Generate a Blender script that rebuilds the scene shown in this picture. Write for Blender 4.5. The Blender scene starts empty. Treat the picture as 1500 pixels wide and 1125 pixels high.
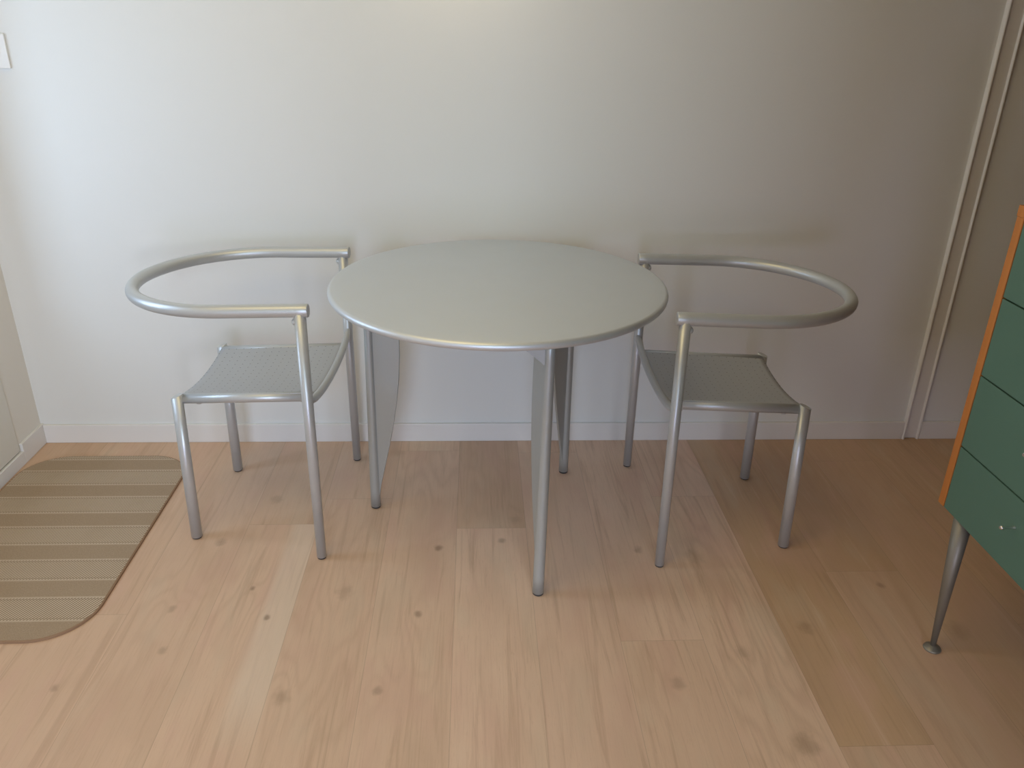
import bpy, bmesh, math, random
from mathutils import Vector, Matrix
random.seed(11)
scn = bpy.context.scene
COL = scn.collection
PI = math.pi

# ------------------------------------------------------------------ helpers
class MB:
    """Collects vertices, faces, uvs; build() links them as ONE mesh object."""
    def __init__(self):
        self.v, self.f, self.sm, self.uv, self.tone = [], [], [], [], []
    def add(self, vs, fs, smooth=False):
        b = len(self.v)
        self.v += [tuple(p) for p in vs]
        for f in fs:
            self.f.append(tuple(b + i for i in f)); self.sm.append(smooth)
    def box(self, x0, x1, y0, y1, z0, z1):
        x0, x1 = sorted((x0, x1)); y0, y1 = sorted((y0, y1)); z0, z1 = sorted((z0, z1))
        vs = [(x, y, z) for z in (z0, z1) for y in (y0, y1) for x in (x0, x1)]
        self.add(vs, [(0,2,3,1),(4,5,7,6),(0,1,5,4),(2,6,7,3),(0,4,6,2),(1,3,7,5)])
    def tube(self, pts, rad, n=20, cap=True, round_ends=0.0, closed_dir=None):
        pts = [Vector(p) for p in pts]
        if not isinstance(rad, (list, tuple)): rad = [rad]*len(pts)
        rad = list(rad)
        if round_ends > 0:                       # softened rims at both ends
            a = (pts[1]-pts[0]).normalized(); e = round_ends
            b = (pts[-1]-pts[-2]).normalized()
            p0, p1 = pts[0], pts[-1]; r0, r1 = rad[0], rad[-1]
            pts = [p0, p0+a*e*.3, p0+a*e] + pts[1:-1] + [p1-b*e, p1-b*e*.3, p1]
            rad = [r0-e, r0-e*.3, r0] + rad[1:-1] + [r1, r1-e*.3, r1-e]
        t = []
        for i in range(len(pts)):
            d = pts[min(i+1, len(pts)-1)] - pts[max(i-1, 0)]
            t.append(d.normalized())
        ref = Vector((0,0,1)) if abs(t[0].z) < .9 else Vector((1,0,0))
        u = t[0].cross(ref).normalized()
        vs, fs = [], []
        for i, p in enumerate(pts):
            u = (u - t[i]*u.dot(t[i])).normalized()
            w = t[i].cross(u)
            for k in range(n):
                a = 2*PI*k/n
                vs.append(p + (u*math.cos(a) + w*math.sin(a))*rad[i])
        for i in range(len(pts)-1):
            for k in range(n):
                k2 = (k+1) % n
                fs.append((i*n+k, i*n+k2, (i+1)*n+k2, (i+1)*n+k))
        self.add(vs, fs, True)
        if cap:
            L = len(pts)-1
            b = len(self.v) - len(vs)
            self.f.append(tuple(b+k for k in range(n))[::-1]); self.sm.append(False)
            self.f.append(tuple(b+L*n+k for k in range(n))); self.sm.append(False)
    def lathe(self, prof, c=(0,0,0), n=64, smooth=True):
        vs, fs = [], []
        for r, z in prof:
            for k in range(n):
                a = 2*PI*k/n
                vs.append((c[0]+r*math.cos(a), c[1]+r*math.sin(a), c[2]+z))
        m = len(prof)
        for i in range(m-1):
            for k in range(n):
                k2 = (k+1) % n
                fs.append((i*n+k, i*n+k2, (i+1)*n+k2, (i+1)*n+k))
        self.add(vs, fs, smooth)
        b = len(self.v) - len(vs)
        self.f.append(tuple(b+k for k in range(n))[::-1]); self.sm.append(False)
        self.f.append(tuple(b+(m-1)*n+k for k in range(n))); self.sm.append(False)
    def sheet(self, grid, th, smooth=True):
        """grid[i][j] of points, given a thickness th downwards along the normal"""
        ni, nj = len(grid), len(grid[0])
        nor = [[None]*nj for _ in range(ni)]
        for i in range(ni):
            for j in range(nj):
                a = Vector(grid[min(i+1,ni-1)][j]) - Vector(grid[max(i-1,0)][j])
                b = Vector(grid[i][min(j+1,nj-1)]) - Vector(grid[i][max(j-1,0)])
                nor[i][j] = a.cross(b).normalized()
        vs = [Vector(grid[i][j]) for i in range(ni) for j in range(nj)]
        vs += [Vector(grid[i][j]) - nor[i][j]*th for i in range(ni) for j in range(nj)]
        N = ni*nj
        top, bot, side = [], [], []
        for i in range(ni-1):
            for j in range(nj-1):
                q = (i*nj+j, (i+1)*nj+j, (i+1)*nj+j+1, i*nj+j+1)
                top.append(q); bot.append(tuple(N+k for k in q)[::-1])
        ring = [(i,0) for i in range(ni)] + [(ni-1,j) for j in range(1,nj)] + \
               [(i,nj-1) for i in range(ni-2,-1,-1)] + [(0,j) for j in range(nj-2,0,-1)]
        for k in range(len(ring)):
            a = ring[k][0]*nj+ring[k][1]; c = ring[(k+1)%len(ring)]; c = c[0]*nj+c[1]
            side.append((c, a, N+a, N+c))
        b = len(self.v)
        self.v += [tuple(p) for p in vs]
        for f in top+bot: self.f.append(tuple(b+i for i in f)); self.sm.append(smooth)
        for f in side: self.f.append(tuple(b+i for i in f)); self.sm.append(False)
    def build(self, name, mat, parent=None, bevel=0.0, segs=2, recalc=True):
        me = bpy.data.meshes.new(name)
        me.from_pydata(self.v, [], self.f); me.update()
        if recalc:
            bm = bmesh.new(); bm.from_mesh(me)
            bmesh.ops.recalc_face_normals(bm, faces=bm.faces)
            bm.to_mesh(me); bm.free()
        for p, s in zip(me.polygons, self.sm): p.use_smooth = s
        me.materials.append(mat)
        o = bpy.data.objects.new(name, me); COL.objects.link(o)
        if parent: o.parent = parent
        if bevel > 0:
            m = o.modifiers.new('bevel', 'BEVEL'); m.width = bevel; m.segments = segs
            m.limit_method = 'ANGLE'; m.angle_limit = math.radians(40)
        return o

def thing(name, label, cat, loc=(0,0,0), rz=0.0, group=None):
    o = bpy.data.objects.new(name, None); COL.objects.link(o)
    o.empty_display_size = .05
    o.location = loc; o.rotation_euler = (0,0,rz)
    o['label'] = label; o['category'] = cat
    if group: o['group'] = group
    return o
def tag(o, label, cat):
    o['label'] = label; o['category'] = cat
    return o
def struct(o, label=None, cat=None):
    o['kind'] = 'structure'
    if label: o['label'] = label; o['category'] = cat
    return o
def copy_tree(o, parent=None):
    c = o.copy(); COL.objects.link(c)
    if parent: c.parent = parent
    for ch in list(o.children): copy_tree(ch, c)
    return c

# ------------------------------------------------------------------ materials
class NT:
    def __init__(self, name):
        self.m = bpy.data.materials.new(name); self.m.use_nodes = True
        self.t = self.m.node_tree; self.b = self.t.nodes['Principled BSDF']
    def n(self, kind, **kw):
        o = self.t.nodes.new(kind)
        for k, v in kw.items(): setattr(o, k, v)
        return o
    def set(self, sock, v):
        if isinstance(v, bpy.types.NodeSocket): self.t.links.new(v, sock)
        elif v is not None: sock.default_value = v
    def math(self, op, a, b=None, c=None, clamp=False):
        o = self.n('ShaderNodeMath', operation=op); o.use_clamp = clamp
        for i, v in enumerate((a, b, c)):
            if v is not None: self.set(o.inputs[i], v)
        return o.outputs[0]
    def sstep(self, v, a, b, lo=0.0, hi=1.0):
        o = self.n('ShaderNodeMapRange', interpolation_type='SMOOTHSTEP')
        for i, x in enumerate((v, a, b, lo, hi)): self.set(o.inputs[i], x)
        return o.outputs[0]
    def mix(self, f, a, b, blend='MIX'):
        o = self.n('ShaderNodeMix', data_type='RGBA', blend_type=blend)
        self.set(o.inputs[0], f); self.set(o.inputs[6], a); self.set(o.inputs[7], b)
        return o.outputs[2]
    def noise(self, vec, scale, detail=4, rough=.5, dist=0.0):
        o = self.n('ShaderNodeTexNoise'); self.set(o.inputs['Vector'], vec)
        o.inputs['Scale'].default_value = scale; o.inputs['Detail'].default_value = detail
        o.inputs['Roughness'].default_value = rough; o.inputs['Distortion'].default_value = dist
        return o.outputs['Fac']
    def obj(self): return self.n('ShaderNodeTexCoord').outputs['Object']
    def sep(self, v):
        o = self.n('ShaderNodeSeparateXYZ'); self.set(o.inputs[0], v); return o.outputs
    def comb(self, x, y, z=0.0):
        o = self.n('ShaderNodeCombineXYZ')
        for i, v in enumerate((x, y, z)): self.set(o.inputs[i], v)
        return o.outputs[0]
    def bump(self, h, strength=.2, dist=.001):
        o = self.n('ShaderNodeBump'); o.inputs['Strength'].default_value = strength
        o.inputs['Distance'].default_value = dist; self.set(o.inputs['Height'], h)
        self.t.links.new(o.outputs[0], self.b.inputs['Normal'])
    def base(self, c=None, rough=None, metal=None, spec=None):
        for k, v in (('Base Color', c), ('Roughness', rough), ('Metallic', metal), ('Specular IOR Level', spec)):
            if v is not None: self.set(self.b.inputs[k], v)
def rgb(r, g, b): return (r, g, b, 1.0)

def plaster(name, col, bump=.25):
    m = NT(name); o = m.obj()
    n = m.noise(o, 260, 3, .6); n2 = m.noise(o, 2.2, 3)
    c = m.mix(m.math('MULTIPLY', n2, .05), rgb(*col), rgb(*[x*.8 for x in col]))
    m.base(c, .75, 0, .25); m.bump(n, bump, .0006)
    return m.m
M_wall = plaster('white_wall_paint', (.785, .795, .775))
M_wall_l = plaster('cream_wall_paint', (.83, .80, .735))
M_ceil = plaster('ceiling_paint', (.62, .56, .45))
M_far = plaster('taupe_bounce_tone', (.17, .12, .065))  # dark warm tone on unseen walls, chosen to cut and warm the bounce
def gloss_white(name, col, rough=.4):
    m = NT(name); n = m.noise(m.obj(), 40, 2)
    m.base(rgb(*col), m.sstep(n, 0, 1, rough-.05, rough+.08), 0, .4); m.bump(n, .05, .0005)
    return m.m
M_trim = gloss_white('white_gloss_trim', (.80, .79, .77), .38)
M_door = gloss_white('cream_door_paint', (.76, .74, .67), .45)
M_plate = gloss_white('white_plastic', (.84, .84, .82), .35)

def silver(name, col, metal, rough, wear=0.0):
    m = NT(name); o = m.obj()
    n = m.noise(o, 900, 2, .6); n2 = m.noise(o, 9, 3, .6)
    c = m.mix(m.sstep(n, .3, .7, 0, .22), rgb(*col), rgb(*[min(1, x*1.25) for x in col]))
    if wear:
        chip = m.sstep(m.noise(o, 55, 4, .7), .70, .74)
        c = m.mix(m.math('MULTIPLY', chip, wear), c, rgb(.8, .8, .78))
    m.base(c, m.sstep(n2, .2, .8, rough-.04, rough+.05), metal, .4)
    m.bump(n, .05, .0003)
    return m.m
M_silver = silver('silver_lacquer_tube', (.55, .575, .59), .45, .36)
M_seat = None
M_top = silver('silver_lacquer_tabletop', (.65, .69, .73), .60, .42, .25)
M_leg = silver('silver_lacquer_table_leg', (.44, .47, .47), .45, .40)
M_chrome = silver('chrome', (.75, .75, .75), 1.0, .15)
M_bronze = silver('brushed_steel_leg', (.25, .235, .20), .5, .45)
def plain(name, col, rough=.6):
    m = NT(name); n = m.noise(m.obj(), 300, 2)
    m.base(m.mix(m.math('MULTIPLY', n, .3), rgb(*col), rgb(*[x*.6 for x in col])), rough, 0, .3)
    return m.m
M_glide = plain('dark_grey_plastic', (.06, .06, .06))
M_hole = plain('socket_recess_grey', (.42, .42, .41))

# perforated seat sheet: rows of small dark punched holes
m = NT('perforated_silver_sheet'); o = m.obj(); s = m.sep(o)
P = .0225
def cell(v): return m.math('SUBTRACT', m.math('FRACT', m.math('DIVIDE', v, P)), .5)
dx, dy = cell(m.math('ADD', s[0], 1.0)), cell(m.math('ADD', s[1], 1.0))
d = m.math('SQRT', m.math('ADD', m.math('MULTIPLY', dx, dx), m.math('MULTIPLY', dy, dy)))
hole = m.sstep(d, .055, .085, 1, 0)
g = m.noise(o, 800, 2)
c = m.mix(m.math('MULTIPLY', g, .25), rgb(.49, .51, .54), rgb(.60, .62, .65))
c = m.mix(m.math('MULTIPLY', hole, .75), c, rgb(.05, .05, .05))
m.base(c, .46, m.math('SUBTRACT', .45, m.math('MULTIPLY', hole, .45)), .35)
m.bump(m.math('SUBTRACT', 1.0, hole), .4, .001)
M_seat = m.m

# orange-brown teak and green drawer lacquer
m = NT('teak_veneer'); o = m.obj(); s = m.sep(o)
g = m.noise(m.comb(m.math('MULTIPLY', s[0], 30), m.math('MULTIPLY', s[1], 60), m.math('MULTIPLY', s[2], 3)), 1, 5, .6, .5)
m.base(m.mix(g, rgb(.62, .25, .065), rgb(.40, .14, .03)), .45, 0, .35); M_teak = m.m
m = NT('green_lacquer'); n = m.noise(m.obj(), 500, 2); n2 = m.noise(m.obj(), 3, 2)
m.base(m.mix(n2, rgb(.085, .175, .135), rgb(.10, .20, .155)), .42, 0, .4); m.bump(n, .08, .0004); M_green = m.m
m = NT('shadow_gap_black'); m.base(rgb(.02, .02, .02), .8); M_gap = m.m

# glass pane
m = NT('clear_glass'); tr = m.n('ShaderNodeBsdfTransparent'); gl = m.n('ShaderNodeBsdfGlossy'); gl.inputs['Roughness'].default_value = .02
mx = m.n('ShaderNodeMixShader'); mx.inputs[0].default_value = .06
m.t.links.new(tr.outputs[0], mx.inputs[1]); m.t.links.new(gl.outputs[0], mx.inputs[2])
m.t.links.new(mx.outputs[0], m.t.nodes['Material Output'].inputs['Surface']); M_glass = m.m

# oak planks: 'plank' colour attribute carries (tone, seed, hue); uv in metres inside the plank
PW = .2025
m = NT('oak_plank_floor')
at = m.n('ShaderNodeAttribute', attribute_name='plank').outputs['Color']
a = m.n('ShaderNodeSeparateColor'); m.set(a.inputs[0], at)
tone, seed, hue = a.outputs
uv = m.n('ShaderNodeUVMap', uv_map='plank_uv').outputs[0]; us = m.sep(uv); u, v = us[0], us[1]
ob = m.obj(); wx = m.sep(ob)
so = m.math('MULTIPLY', seed, 57.0)
# knots at fixed spots: (x, y, radius, darkness)
KN = [(-.104,-.639,.013,.9),(-.339,-.824,.024,.42),(-.144,-.915,.011,.8),(-.218,-1.166,.013,.6),(-.426,-1.181,.02,.5),
      (-.580,-.806,.008,.95),(-.518,-.918,.009,.95),(-.761,-.882,.012,.55),(-.733,-1.029,.012,.5),(-.719,-.599,.016,.6),
      (.690,-1.336,.03,.55),(.637,-1.065,.02,.35),(.461,-.656,.014,.6),(-.612,-.381,.02,.4),(.076,-.606,.012,.7),
      (1.085,-.825,.012,.6),(.61,-.69,.03,.4),(.82,-.985,.022,.5),(-.93,-1.14,.010,.6),(.46,-1.16,.018,.5),(.12,-.50,.02,.3),(1.2,-1.0,.03,.35)]
wob = m.noise(ob, 45, 3)
wobc = m.math('MULTIPLY', m.math('SUBTRACT', wob, .5), 1.2)
dark = None; warp = None
for kx, ky, kr, kd in KN:
    ex = m.math('DIVIDE', m.math('SUBTRACT', wx[0], kx), kr)
    ey = m.math('DIVIDE', m.math('SUBTRACT', wx[1], ky), kr*1.25)
    r2 = m.math('ADD', m.math('MULTIPLY', ex, ex), m.math('MULTIPLY', ey, ey))
    r = m.math('ADD', m.math('SQRT', r2), wobc)
    k = m.sstep(r, .2, 1.3, kd, 0)
    w = m.math('MULTIPLY', m.math('EXPONENT', m.math('MULTIPLY', r2, -.10)), 1.0)
    dark = k if dark is None else m.math('MAXIMUM', dark, k)
    warp = w if warp is None else m.math('MAXIMUM', warp, w)
# long fibre streaks
gv = m.comb(m.math('ADD', m.math('MULTIPLY', u, 44), so), m.math('ADD', m.math('MULTIPLY', v, 1.7), so), so)
fib = m.noise(gv, 1, 7, .66, .9)
gv2 = m.comb(m.math('ADD', m.math('MULTIPLY', u, 320), so), m.math('ADD', m.math('MULTIPLY', v, 9), so), so)
fine = m.noise(gv2, 1, 3, .6)
# cathedral grain lines: distorted distance across the plank, bent round the knots
low = m.noise(m.comb(m.math('ADD', m.math('MULTIPLY', u, 7), so), m.math('ADD', m.math('MULTIPLY', v, 1.3), so), so), 1, 2, .5)
ph = m.math('ADD', m.math('MULTIPLY', low, 75), m.math('MULTIPLY', warp, 5))
rings = m.math('MULTIPLY', m.math('ADD', m.math('SINE', ph), 1.0), .5)
rmask = m.sstep(m.noise(m.comb(m.math('ADD', m.math('MULTIPLY', u, 3), so), m.math('MULTIPLY', v, .9), so), 1, 2), .46, .62)
patch = m.noise(m.comb(m.math('ADD', m.math('MULTIPLY', u, 6), so), m.math('ADD', m.math('MULTIPLY', v, 2.5), so), so), 1, 3, .5)
LIGHT, MID, DRK = rgb(.82, .60, .455), rgb(.58, .38, .225), rgb(.46, .29, .185)
c = m.mix(tone, MID, LIGHT)
c = m.mix(m.sstep(fib, .50, .70, 0, .52), c, DRK)
c = m.mix(m.sstep(fib, .45, .28, 0, .40), c, rgb(.80, .61, .46))
c = m.mix(m.math('MULTIPLY', m.math('MULTIPLY', m.math('POWER', rings, 2.0), rmask), .22), c, DRK)
c = m.mix(m.sstep(fine, .5, .75, 0, .22), c, DRK)
pore = m.noise(m.comb(m.math('ADD', m.math('MULTIPLY', u, 650), so), m.math('ADD', m.math('MULTIPLY', v, 38), so), so), 1, 2, .5)
c = m.mix(m.sstep(pore, .62, .74, 0, .30), c, DRK)
blot = m.noise(m.comb(m.math('ADD', m.math('MULTIPLY', u, 11), so), m.math('ADD', m.math('MULTIPLY', v, 3.5), so), m.math('ADD', so, 9.0)), 1, 2, .5)
c = m.mix(m.sstep(blot, .50, .68, 0, .38), c, rgb(.70, .44, .34))
c = m.mix(m.sstep(blot, .46, .30, 0, .25), c, rgb(.66, .56, .42))
c = m.mix(m.sstep(patch, .45, .72, 0, .30), c, rgb(.50, .33, .22))
c = m.mix(m.math('MULTIPLY', hue, .35), c, rgb(.60, .41, .30))
# pale sapwood band on one plank
sap = m.math('MULTIPLY', m.sstep(m.math('ADD', wx[0], m.math('MULTIPLY', m.math('SUBTRACT', low, .5), .05)), -.550, -.512), m.math('LESS_THAN', wx[0], -.459))
sap = m.math('MULTIPLY', m.math('MULTIPLY', sap, m.math('LESS_THAN', wx[1], -.515)), m.sstep(wx[1], -1.38, -1.14))
c = m.mix(m.math('MULTIPLY', sap, .42), c, rgb(.80, .68, .56))
c = m.mix(m.math('MULTIPLY', dark, .62), c, rgb(.20, .115, .065))
# joints between planks (uv is distance from the plank's own edges)
eu = m.math('MINIMUM', u, m.math('SUBTRACT', PW, u))
endv = m.n('ShaderNodeUVMap', uv_map='plank_end').outputs[0]; ev = m.sep(endv)
ee = m.math('MINIMUM', ev[0], ev[1])
joint = m.sstep(m.math('MINIMUM', eu, ee), .0003, .0010, .28, 0)
c = m.mix(joint, c, rgb(.16, .10, .06))
m.base(c, m.sstep(fine, .2, .8, .42, .56), 0, .35)
m.bump(m.math('SUBTRACT', m.math('MULTIPLY', fine, -.4), joint), .12, .001)
M_floor = m.m

# woven mat: plain bands and diagonal herringbone bands
m = NT('woven_mat'); o = m.obj(); s = m.sep(o)
per = .1575
t = m.math('SUBTRACT', m.math('MODULO', m.math('ADD', s[1], .254 + per*20 + per/2), per), per/2)
ab = m.math('ABSOLUTE', t)
band = m.sstep(ab, .0395, .0425, 1, 0)
line = m.math('MULTIPLY', m.sstep(ab, .0395, .042, 0, 1), m.sstep(ab, .0455, .048, 1, 0))
line2 = m.math('MULTIPLY', m.sstep(ab, .034, .0355, 0, 1), m.sstep(ab, .0375, .039, 1, 0))
diag = m.math('ADD', s[0], m.math('MULTIPLY', s[1], -.62))
zz = m.math('ADD', m.math('MULTIPLY', m.math('SINE', m.math('MULTIPLY', diag, 2*PI/.0080)), .5), .5)
rib = m.math('ADD', m.math('MULTIPLY', m.math('SINE', m.math('MULTIPLY', s[1], 2*PI/.0032)), .5), .5)
wv = m.math('ADD', m.math('MULTIPLY', m.math('SINE', m.math('MULTIPLY', s[0], 2*PI/.0036)), .5), .5)
nz = m.noise(o, 420, 3, .7); nb = m.noise(o, 7, 3)
c0 = m.mix(m.sstep(nz, .3, .7), rgb(.32, .24, .165), rgb(.47, .36, .26))
c1 = m.mix(m.sstep(zz, .3, .7), rgb(.25, .18, .12), rgb(.66, .55, .43))
c = m.mix(band, c0, c1)
c = m.mix(m.math('MULTIPLY', line, .7), c, rgb(.60, .49, .38))
c = m.mix(m.math('MULTIPLY', line2, .5), c, rgb(.30, .22, .155))
c = m.mix(m.sstep(nb, .5, .75, 0, .18), c, rgb(.34, .25, .16))
m.base(c, .95, 0, .1)
h = m.math('ADD', m.math('MULTIPLY', band, m.math('MULTIPLY', zz, .5)), m.math('MULTIPLY', m.math('MULTIPLY', m.math('MULTIPLY', rib, wv), .6), m.math('SUBTRACT', 1.0, band)))
m.bump(h, .35, .0012); M_mat = m.m
M_bind = plain('brown_binding_tape', (.33, .21, .13), .9)

# ------------------------------------------------------------------ room
XL, XR, YF, ZC = -1.486, 1.85, -4.60, 2.50
T = .12
# floor: one mesh of separate oak planks
b = MB(); planks = []
ends = {0: [-.544], -3: [-.515], 2: [-1.022], 5: [-.765], 6: [-.165], 4: [-1.343], 1: [-.096], -1: [-1.9], -2: [-2.2],
        3: [-.38], -4: [-1.4], -5: [-.9], -6: [-.3], -7: [-1.1]}
x0 = -.054
k0 = math.floor((XL - x0)/PW); k1 = math.ceil((XR - x0)/PW)
# tone of the plank piece nearest the wall, then of the next piece towards the viewer
tones = {-7: (.4, .5), -6: (.5, .6), -5: (.5, .55), -4: (.6, .6), -3: (.45, .7), -2: (.65, .7), -1: (.7, .8), 0: (.45, .9), 1: (.9, .95),
         2: (.9, .75), 3: (.95, .8), 4: (.12, .5), 5: (.0, .3), 6: (.12, .15), 7: (.2, .1), 8: (.1, .2)}
LEN = 1.82
rr = random.Random(5)
for k in range(k0, k1):
    xs = x0 + k*PW
    e = ends.get(k, [rr.uniform(-1.8, 0)])[0]
    cuts = [e + j*LEN for j in range(-4, 4)]
    for ya, yb in zip(cuts[:-1], cuts[1:]):
        lo, hi = max(ya, YF), min(yb, 0.0)
        if hi - lo < .001: continue
        lx, hx_ = max(xs, XL), min(xs+PW, XR)
        planks.append((xs, lx, hx_, ya, yb, lo, hi, tones.get(k, (.5, .5))[0 if yb > -.05 else 1], rr.random(), rr.random()))
vs, fs = [], []
for pl in planks:
    xs, lx, hx_, ya, yb, lo, hi, *_ = pl
    i = len(vs); vs += [(lx, lo, 0), (hx_, lo, 0), (hx_, hi, 0), (lx, hi, 0)]; fs.append((i, i+1, i+2, i+3))
nb0 = len(vs)
vs += [(XL-T, YF-T, -.1), (XR+T, YF-T, -.1), (XR+T, T, -.1), (XL-T, T, -.1)]
fs.append((nb0+3, nb0+2, nb0+1, nb0))
me = bpy.data.meshes.new('floor'); me.from_pydata(vs, [], fs); me.update()
uv1 = me.uv_layers.new(name='plank_uv'); uv2 = me.uv_layers.new(name='plank_end')
ca = me.color_attributes.new('plank', 'FLOAT_COLOR', 'CORNER')
uv1, uv2, ca = me.uv_layers['plank_uv'], me.uv_layers['plank_end'], me.color_attributes['plank']   # fetch again: adding a layer moves the others
for p in me.polygons:
    pl = planks[p.index] if p.index < len(planks) else None
    for li in p.loop_indices:
        co = me.vertices[me.loops[li].vertex_index].co
        if pl:
            xs, lx, hx_, ya, yb, lo, hi, tn, sd, hu = pl
            uv1.data[li].uv = (co.x - xs, co.y - ya); uv2.data[li].uv = (co.y - ya, yb - co.y)
            ca.data[li].color = (tn, sd, hu, 1)
me.materials.append(M_floor)
fl = bpy.data.objects.new('floor', me); COL.objects.link(fl)
struct(fl, 'pale oak plank floor with knots', 'floor')

b = MB(); b.box(XL-T, XR+T, 0, T, -.1, ZC+.1)
struct(b.build('wall_back', M_wall), 'plain white painted wall behind the table', 'wall')
# left wall with the door opening
DY0, DY1, DZ0, DZ1 = -1.15, -.150, .0475, 2.06
b = MB()
b.box(XL-T, XL, DY1, 0, 0, ZC); b.box(XL-T, XL, YF, DY0, 0, ZC)
b.box(XL-T, XL, DY0, DY1, DZ1, ZC); b.box(XL-T, XL, DY0, DY1, 0, DZ0-.004)
struct(b.build('wall_left', M_wall_l), 'cream wall strip at the left corner', 'wall')
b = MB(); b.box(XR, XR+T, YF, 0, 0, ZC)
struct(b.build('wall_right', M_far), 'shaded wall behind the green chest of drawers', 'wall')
# wall behind the camera with its window
WX0, WX1, WZ0, WZ1 = -.70, .12, .05, 2.38
b = MB()
LX0, LX1, LZ0, LZ1 = .30, 1.10, .84, 1.36  # added second opening for the low fill light
b.box(XL-T, WX0, YF-T, YF, 0, ZC); b.box(WX1, LX0, YF-T, YF, 0, ZC); b.box(LX1, XR+T, YF-T, YF, 0, ZC)
b.box(LX0, LX1, YF-T, YF, 0, LZ0); b.box(LX0, LX1, YF-T, YF, LZ1, ZC)
b.box(WX0, WX1, YF-T, YF, 0, WZ0); b.box(WX0, WX1, YF-T, YF, WZ1, ZC)
struct(b.build('wall_front', M_far), 'wall with the window opposite the table', 'wall')
# added unseen partition: keeps window light off the right side
PX, PY0, PY1 = .08, -2.92, -2.80
VX0, VX1, VZ0, VZ1 = .16, .95, .25, .70  # slot shaped so the low fill reaches only floor and lower wall
b = MB()
b.box(PX, VX0, PY0, PY1, 0, ZC); b.box(VX1, XR, PY0, PY1, 0, ZC)
b.box(VX0, VX1, PY0, PY1, 0, VZ0); b.box(VX0, VX1, PY0, PY1, VZ1, ZC)
struct(b.build('light_block_partition', M_far), 'added partition behind the viewer, blocking light on the right', 'wall')
b = MB(); b.box(XL-T, XR+T, YF-T, T, ZC, ZC+.1)
struct(b.build('ceiling', M_ceil), 'painted ceiling above the table', 'ceiling')
# window behind the camera
b = MB(); w = .05
b.box(WX0, WX0+w, YF-.08, YF-.02, WZ0, WZ1); b.box(WX1-w, WX1, YF-.08, YF-.02, WZ0, WZ1)
b.box(WX0+w, WX1-w, YF-.08, YF-.02, WZ0, WZ0+w); b.box(WX0+w, WX1-w, YF-.08, YF-.02, WZ1-w, WZ1)
wf = struct(b.build('window_1', M_trim, bevel=.003), 'white framed window opposite the table', 'window')
b = MB(); b.box(WX0+w, WX1-w, YF-.052, YF-.048, WZ0+w, WZ1-w); b.build('window_pane', M_glass, wf)

b = MB(); w = .03  # unseen window added as the outlet of the low fill
b.box(LX0, LX0+w, YF-.08, YF-.02, LZ0, LZ1); b.box(LX1-w, LX1, YF-.08, YF-.02, LZ0, LZ1)
b.box(LX0+w, LX1-w, YF-.08, YF-.02, LZ0, LZ0+w); b.box(LX0+w, LX1-w, YF-.08, YF-.02, LZ1-w, LZ1)
wl = struct(b.build('fill_window', M_trim, bevel=.003), 'added small white framed opening for low fill light', 'window')
b = MB(); b.box(LX0+w, LX1-w, YF-.052, YF-.048, LZ0+w, LZ1-w); b.build('window_pane', M_glass, wl)

# left door: solid lower panel, glazed above
b = MB()
b.box(XL-.045, XL+.004, DY0+.004, DY1-.004, DZ0, .62)
b.box(XL-.045, XL+.004, DY1-.10, DY1-.004, .62, DZ1-.004); b.box(XL-.045, XL+.004, DY0+.004, DY0+.10, .62, DZ1-.004)
b.box(XL-.045, XL+.004, DY0+.10, DY1-.10, DZ1-.12, DZ1-.004)
dr = struct(b.build('door_1', M_door, bevel=.003), 'pale painted door in the left wall with a gap below', 'door')
b = MB(); b.box(XL-.026, XL-.022, DY0+.10, DY1-.10, .62, DZ1-.12); b.build('door_pane', M_glass, dr)

# baseboards
def board(name, pts_y0, x0_, x1_, h, label):
    b = MB(); t = .011
    b.box(x0_, x1_, -t, 0, 0, h)
    return struct(b.build(name, M_trim, bevel=.002), label, 'baseboard')
board('baseboard_back', 0, XL+.011, 1.540, .0685, 'white baseboard along the back wall')
board('baseboard_back_right', 0, 1.603, XR, .0685, 'short white baseboard right of the vertical trim strip')
b = MB()
b.box(XL, XL+.011, DY1+.003, 0, 0, .071)
b.box(XL, XL+.011, YF, DY1+.003, 0, .0445)
struct(b.build('baseboard_left', M_trim, bevel=.002), 'baseboard on the left wall, lower under the door', 'baseboard')
b = MB(); b.box(XR-.011, XR, YF, -.012, 0, .0685)
struct(b.build('baseboard_right', M_trim, bevel=.002), 'baseboard on the right wall', 'baseboard')

# vertical strip on the back wall right of the chairs: flat board between two round beads
b = MB()
b.box(1.548, 1.597, -.006, 0, .006, ZC)
for xc, r in ((1.5455, .0065), (1.5985, .0055)):
    prof = [(xc + r*math.cos(a), -.004 - r*1.5*math.sin(a)) for a in [PI*k/12 for k in range(13)]]
    n = len(prof)
    vs = [(x, min(y, 0), 0) for x, y in prof] + [(x, min(y, 0), ZC) for x, y in prof]
    vs += [(xc - r, 0, 0), (xc + r, 0, 0), (xc - r, 0, ZC), (xc + r, 0, ZC)]
    b.add(vs, [(i, i+1, n+i+1, n+i) for i in range(n-1)], True)
    b.add([vs[2*n+1], vs[0], vs[n], vs[2*n+3]], [(0,1,2,3)])
    b.add([vs[n-1], vs[2*n], vs[2*n+2], vs[2*n-1]], [(0,1,2,3)])
struct(b.build('trim_1', M_trim), 'white vertical trim strip with two rounded beads on the back wall', 'trim')

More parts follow.
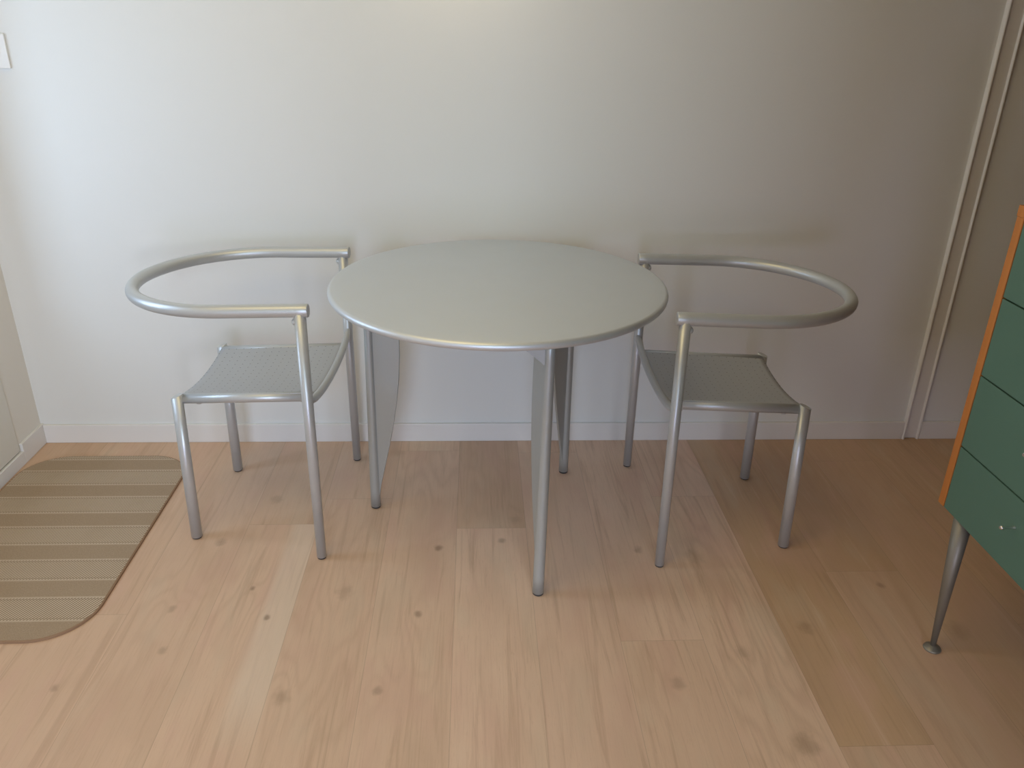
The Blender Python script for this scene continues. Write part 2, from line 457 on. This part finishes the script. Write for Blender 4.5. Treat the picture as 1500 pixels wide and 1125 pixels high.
# ------------------------------------------------------------------ wall plate at the left edge
ws = thing('wall_socket', 'white square plate with a round centre, high on the wall at the far left', 'socket', (-1.3585, 0, 1.2075))
b = MB(); b.box(-.0425, .0425, -.009, 0, 0, .092); b.build('cover_plate', M_plate, ws, bevel=.002)
b = MB()
vs = []; n = 32
prof = [(.0235, -.009), (.0235, -.0115), (.0205, -.0125), (.0195, -.0095), (.0, -.0095)]
for r, y in prof:
    vs += [(r*math.cos(2*PI*k/n), y, .046 + r*math.sin(2*PI*k/n)) for k in range(n)]
b.add(vs, [(i*n+k, i*n+(k+1)%n, (i+1)*n+(k+1)%n, (i+1)*n+k) for i in range(len(prof)-1) for k in range(n)], True)
b.build('round_insert', M_plate, ws)

# ------------------------------------------------------------------ mat
def rounded(x0, x1, y0, y1, r, n=14):
    out = []
    for cx, cy, a0 in ((x1-r, y1-r, 0), (x0+r, y1-r, PI/2), (x0+r, y0+r, PI), (x1-r, y0+r, 1.5*PI)):
        out += [(cx + r*math.cos(a0 + PI/2*k/n), cy + r*math.sin(a0 + PI/2*k/n)) for k in range(n+1)]
    return out
rug = thing('door_mat', 'beige woven mat with herringbone bands lying on the floor by the left door', 'rug', (0, 0, 0))
out = rounded(-1.467, -.937, -.9985, -.113, .135)
inn = rounded(-1.463, -.941, -.9945, -.117, .131)
n = len(out); b = MB()
vs = [(x, y, .0005) for x, y in inn] + [(x, y, .0070) for x, y in inn]
b.add(vs, [tuple(range(n, 2*n)), tuple(range(n))[::-1]] + [(i, (i+1)%n, n+(i+1)%n, n+i) for i in range(n)])
b.build('woven_field', M_mat, rug)
b = MB()
vs = [(x, y, 0) for x, y in out] + [(x, y, .0055) for x, y in out] + [(x, y, .0072) for x, y in inn] + [(x, y, 0) for x, y in inn]
b.add(vs, [(j*n+i, j*n+(i+1)%n, ((j+1)%4)*n+(i+1)%n, ((j+1)%4)*n+i) for j in range(4) for i in range(n)])
b.build('edge_binding', M_bind, rug)

# ------------------------------------------------------------------ table
TC = Vector((.0615, -.503, 0)); TR = .4375; TZ = .740; TH = .020
tb = thing('dining_table', 'round silver metal table with three finned legs between the two chairs', 'table', TC)
prof = [(.0001, TZ-TH), (TR-.03, TZ-TH)]
hr = TH/2
for k in range(13):
    a = -PI/2 + PI*k/12
    prof.append((TR-hr + hr*math.cos(a), TZ-hr + hr*math.sin(a)))
prof += [(TR-.04, TZ), (.0001, TZ)]
b = MB(); b.lathe(prof, n=160); b.build('tabletop', M_top, tb)
FEET = [(-.302, -.424), (.1632, -.840), (.2907, -.2249)]
for fx, fy in FEET:
    foot = Vector((fx, fy, 0)) - TC
    inw = (Vector((.0505, -.4966, 0)) - Vector((fx, fy, 0))).normalized()
    tan = Vector((inw.y, -inw.x, 0))
    top = foot + inw*.006 + Vector((.010 if fy < -.8 else .004, 0, TZ-TH))
    b = MB()
    N = 14; pts = []; rad = []
    for k in range(N+1):
        t = k/N
        pts.append(foot.lerp(top, t) + Vector((0,0,.006*(1-t)))); rad.append(.0150 - .0030*t)
    b.tube(pts, rad, 24)
    lg = b.build('leg', M_leg, tb)
    # fin: a thin plate welded along the inner side of the tube
    prof = [(.03, .0), (.10, .008), (.2, .026), (.3, .044), (.4, .060), (.5, .073), (.6, .082), (.7, .087), (.8, .0875), (.9, .085), (1.0, .080)]
    zs = [.03 + .97*k/36 for k in range(37)]
    def wid(t):
        for (a0, w0), (a1, w1) in zip(prof[:-1], prof[1:]):
            if t <= a1 + 1e-9:
                f = (t-a0)/(a1-a0); return (w0 + (w1-w0)*f)*.88
    H = TZ-TH; th = .0035
    vs, fs = [], []
    for t in zs:
        c = foot.lerp(top, t)
        for o_ in (.006, .011 + wid(t)):
            for s_ in (-1, 1):
                vs.append(c + inw*o_ + tan*s_*th)
    for i in range(len(zs)-1):
        q = i*4
        for a_, b_ in ((0,1),(1,3),(3,2),(2,0)):
            fs.append((q+a_, q+b_, q+4+b_, q+4+a_))
    fs += [(0,2,3,1), (len(vs)-4, len(vs)-3, len(vs)-1, len(vs)-2)]
    b = MB(); b.add(vs, fs); b.build('fin', M_leg, lg)
    # curved gusset under the tabletop beside the leg
    gd = (inw*math.cos(math.radians(72)) + (Matrix.Rotation(math.radians(90), 3, 'Z') @ inw)*math.sin(math.radians(72)))
    gn = Vector((gd.y, -gd.x, 0))
    vs, fs = [], []; K = 12; L = .070
    for k in range(K+1):
        a = PI/2*k/K
        x = .008 + .098*(1 - k/K)**1.12; z = H - .080*k/K
        for s_ in (-1, 1):
            vs.append(top + gd*x + gn*s_*.003 + Vector((0,0,z-H)))
            vs.append(top + gd*x + gn*s_*.003)
    for k in range(K):
        q = k*4
        fs += [(q, q+4, q+5, q+1), (q+2, q+3, q+7, q+6), (q, q+2, q+6, q+4)]
    fs.append((K*4, K*4+1, K*4+3, K*4+2))
    b = MB(); b.add(vs, fs); b.build('gusset', M_leg, lg)
    b = MB(); b.lathe([(.0128, 0), (.0138, .001), (.0138, .007), (.012, .008)], c=foot, n=24); b.build('floor_glide', M_glide, lg)

# ------------------------------------------------------------------ chairs
def make_chair(label, loc, rz):
    ch = thing('tub_armchair', label, 'chair', loc, rz, 'silver tubular armchairs at the table')
    ZA = .717
    def zr(x): return .431 + .0405*(x + .178)        # centre height of the side rails, rising a little to the front
    def hw(x): return .171
    def zfront(y): return .442 + .030*(abs(y)/.262)**2.2   # the front rail hangs between the tall legs
    # armrest: one bent tube, open to the front
    pts = []
    b_ = .267; a_ = .297; ax = -.015
    def zarm(x): return ZA - .012*max(0, min(1, (.20 - x)/.5))
    for k in range(8):
        x = .206 + (ax - .206)*k/8; pts.append((x, -b_ + .006*(1-k/8), zarm(x)))
    for k in range(49):
        a = -PI/2 - PI*k/48
        x = ax + a_*math.cos(a); pts.append((x, b_*math.sin(a), zarm(x)))
    for k in range(1, 9):
        x = ax + (.206 - ax)*k/8; pts.append((x, b_ - .006*k/8, zarm(x)))
    b = MB(); b.tube(pts, .0166, 24, round_ends=.002); b.build('armrest', M_silver, ch)
    # seat: a thin perforated sheet slung between the rails
    grid = []
    NX, NY = 24, 28
    for i in range(NX+1):
        x = -.181 + (.186 + .181)*i/NX
        w = hw(x) + .006; row = []
        f_ = (x + .181)/.367
        for j in range(NY+1):
            y = w*(-1 + 2*j/NY); t = y/w
            zb = .4415 - .021*(1 - t*t)              # rear edge
            zf = zfront(y) + .0045                   # along the front rail
            row.append((x, y, zb*(1-f_) + zf*f_))
        grid.append(row)
    b = MB(); b.sheet(grid, .0022); b.build('seat', M_seat, ch)
    # curved bar that carries the front edge of the seat
    pts = []; rad = []
    for k in range(41):
        t = -1 + 2*k/40; y = .262*t
        pts.append((.190 - .003*abs(t)**4, y, zfront(y)))
        rad.append(.0105 - .0045*max(0, (abs(t)-.85)/.15))
    b = MB(); b.tube(pts, rad, 18); b.build('front_rail', M_silver, ch)
    for s in (-1, 1):
        # rear (short) leg, its top cut on a slant
        f, t = Vector((-.191, s*.1865, .005)), Vector((-.1845, s*.180, .443))
        b = MB(); b.tube([f, f.lerp(t, .5), t], .0152, 24)
        n = 24
        for k in range(2*n, 3*n):
            vx, vy, vz = b.v[k]; b.v[k] = (vx, vy, vz + (vx - t.x)*.42)
        lg = b.build('leg', M_silver, ch)
        g = MB(); g.lathe([(.0115, 0), (.0128, .001), (.0128, .006), (.011, .007)], c=(f.x, f.y, 0), n=20); g.build('floor_glide', M_glide, lg)
        # front (tall) leg up to the armrest
        f, t = Vector((.1834, s*.2704, .005)), Vector((.1845, s*.2635, ZA - .006))
        b = MB(); b.tube([f, f.lerp(t, .5), t], [.0128, .0138, .0146], 24)
        lg = b.build('leg', M_silver, ch)
        g = MB(); g.lathe([(.0102, 0), (.0115, .001), (.0115, .006), (.010, .007)], c=(f.x, f.y, 0), n=20); g.build('floor_glide', M_glide, lg)
        # side rail
        p0 = Vector((-.178, s*(hw(-.178)), zr(-.178))); p1 = Vector((.184, s*hw(.184), zr(.184)))
        b = MB(); b.tube([p0, p0.lerp(p1, .5), p1], .0133, 22); rl = b.build('side_rail', M_silver, ch)
        for q in (.13, .90):
            c = p0.lerp(p1, q)
            b = MB(); b.lathe([(.0085, .006), (.0085, -.0115), (.007, -.0145), (.003, -.0165)], c=c, n=16); b.build('bolt', M_silver, rl)
        # rounded screw where the armrest meets the tall leg
        c = Vector((.1745, s*.2635, ZA - .0285))
        b = MB(); b.tube([c + Vector((dx_,0,0)) for dx_ in (.008, -.004, -.007, -.009, -.0105, -.0112)], [.0085, .0085, .0078, .0062, .0038, .0008], 18)
        b.build('screw', M_silver, ch)
    return ch
chair = make_chair('silver tubular armchair left of the table, beside the beige mat, in brighter light', (-.593, -.397, 0), -.049)
other = copy_tree(chair)
other.location = (.6908, -.4594, 0); other.rotation_euler = (0, 0, 3.1355)
other['label'] = 'silver tubular armchair right of the table, nearer the green drawers, in shade'

# ------------------------------------------------------------------ chest of drawers
CX0, CX1, CY1, CY0, CZ0, CZ1 = 1.070, 1.62, -.982, -1.782, .366, 1.052
cb = thing('chest_of_drawers', 'green fronted chest of drawers with orange wood sides at the right edge', 'dresser', (1.345, -1.38, 0))
OFF = Vector((1.345, -1.38, 0))
def loc_(b): b.v = [(x-OFF.x, y-OFF.y, z-OFF.z) for x, y, z in b.v]; return b
b = MB(); b.box(CX0, CX1, CY1-.022, CY1, CZ0, CZ1-.022); loc_(b).build('side_panel', M_teak, cb, bevel=.0015)
b = MB(); b.box(CX0, CX1, CY0, CY0+.022, CZ0, CZ1-.022); loc_(b).build('side_panel', M_teak, cb, bevel=.0015)
b = MB(); b.box(CX0-.002, CX1, CY0, CY1, CZ1-.022, CZ1); loc_(b).build('top_panel', M_teak, cb, bevel=.0015)
b = MB(); b.box(CX0+.02, CX1-.012, CY0+.022, CY1-.022, CZ0+.004, CZ0+.02); b.box(CX1-.012, CX1, CY0+.022, CY1-.022, CZ0, CZ1-.022)
b.box(CX0+.03, CX0+.034, CY0+.022, CY1-.022, CZ0+.02, CZ1-.022)
loc_(b).build('inner_carcass', M_gap, cb)
ZS = [CZ0, .5258, .6961, .8683, CZ1-.0235]
for z0, z1 in zip(ZS[:-1], ZS[1:]):
    b = MB(); g = .0016
    b.box(CX0, CX0+.019, CY0+.0255, CY1-.0255, z0+g, z1-g)
    d = loc_(b).build('drawer', M_green, cb, bevel=.001)
    for yy in (-1.232, CY0 + (CY1+1.232)):
        zc = (z0+z1)/2 + .02
        b = MB()
        c = Vector((CX0, yy, zc))
        b.tube([c + Vector((.004,0,0)), c + Vector((-.002,0,0)), c + Vector((-.004,0,0)), c + Vector((-.022,0,0)), c + Vector((-.024,0,0)), c + Vector((-.028,0,0)), c + Vector((-.031,0,0))],
               [.0042, .0042, .0030, .0028, .0044, .0047, .003], 16)
        loc_(b).build('pull', M_chrome, d)
for yy in (-1.064, CY0 + (CY1+1.064)):
    for xx, sx in ((1.100, 1), (CX1-.03, -1)):
        b = MB()
        f = Vector((xx, yy, .008)); t = Vector((xx - .006*sx, yy + .014*(1 if yy > -1.3 else -1), CZ0+.004))
        b.tube([f, f.lerp(t, .5), t], [.0062, .0135, .0205], 24)
        lg = loc_(b).build('leg', M_bronze, cb)
        b = MB(); b.lathe([(.0195, 0), (.0205, .002), (.019, .005), (.010, .009), (.006, .012)], c=(xx, yy, 0), n=28)
        loc_(b).build('foot_disc', M_bronze, lg)

# ------------------------------------------------------------------ light
def area(name, loc, rot, sx, sy, power, col):
    l = bpy.data.lights.new(name, 'AREA'); l.shape = 'RECTANGLE'; l.size = sx; l.size_y = sy
    l.energy = power; l.color = col
    o = bpy.data.objects.new(name, l); COL.objects.link(o); o.location = loc; o.rotation_euler = rot
    return o
# daylight through the tall glazed door opposite the table, and through the glazed door on the left
wxc, wsx = (WX0+WX1)/2, WX1-WX0
area('lower_window_daylight', (wxc, YF-.16, .55), (PI/2, 0, 0), wsx, 1.0, 38, (.64, .66, 1.0))
area('upper_window_daylight', (wxc, YF-.16, 1.75), (PI/2, 0, 0), wsx, 1.2, 41, (.60, .86, 1.0))
area('low_fill_light', ((LX0+LX1)/2, YF-.16, (LZ0+LZ1)/2), (PI/2, 0, 0), LX1-LX0, LZ1-LZ0, 58, (.86, .89, 1.0))  # added fill for the floor and the wall under the table
area('door_daylight', (XL-.20, -.70, 1.15), (0, -PI/2, 0), .8, .5, 9, (.60, .77, 1.0))
# above the frame: added wide ceiling fill, and a small wall lamp over the table
area('ceiling_fill_light', (-.62, -1.45, ZC-.03), (0, 0, 0), 1.2, 1.3, 13.0, (1.0, .76, .30))
l = bpy.data.lights.new('wall_lamp_light', 'POINT'); l.energy = .9; l.color = (1.0, .80, .50); l.shadow_soft_size = .05
o = bpy.data.objects.new('wall_lamp_light', l); COL.objects.link(o); o.location = (-.03, -.20, 1.63)

w = bpy.data.worlds.new('world'); scn.world = w; w.use_nodes = True
bg = w.node_tree.nodes['Background']
sky = w.node_tree.nodes.new('ShaderNodeTexSky'); sky.sky_type = 'HOSEK_WILKIE'; sky.turbidity = 6
sky.sun_direction = (.3, .8, .5)
w.node_tree.links.new(sky.outputs[0], bg.inputs[0]); bg.inputs[1].default_value = .25

# ------------------------------------------------------------------ camera
f, yaw, pitch, roll = 1188.973, .0500030, .428975, .0193856
cam = bpy.data.cameras.new('camera'); cam.sensor_width = 36; cam.sensor_fit = 'HORIZONTAL'; cam.lens = f*36/1500
cam.clip_start = .05
co = bpy.data.objects.new('camera', cam); COL.objects.link(co)
cy, sy, cp, sp = math.cos(yaw), math.sin(yaw), math.cos(pitch), math.sin(pitch)
d = Vector((sy*cp, cy*cp, -sp)); r0 = Vector((cy, -sy, 0)); u0 = r0.cross(d)
r = r0*math.cos(roll) + u0*math.sin(roll); u = -r0*math.sin(roll) + u0*math.cos(roll)
co.matrix_world = Matrix(((r.x, u.x, -d.x, 0), (r.y, u.y, -d.y, -2.534527), (r.z, u.z, -d.z, 1.377), (0, 0, 0, 1)))
scn.camera = co
vs_ = scn.view_settings
vs_.view_transform = 'Standard'; vs_.look = 'None'; vs_.gamma = 1.0; vs_.use_curve_mapping = False
vs_.exposure = -0.08
scn.cycles.use_denoising = True
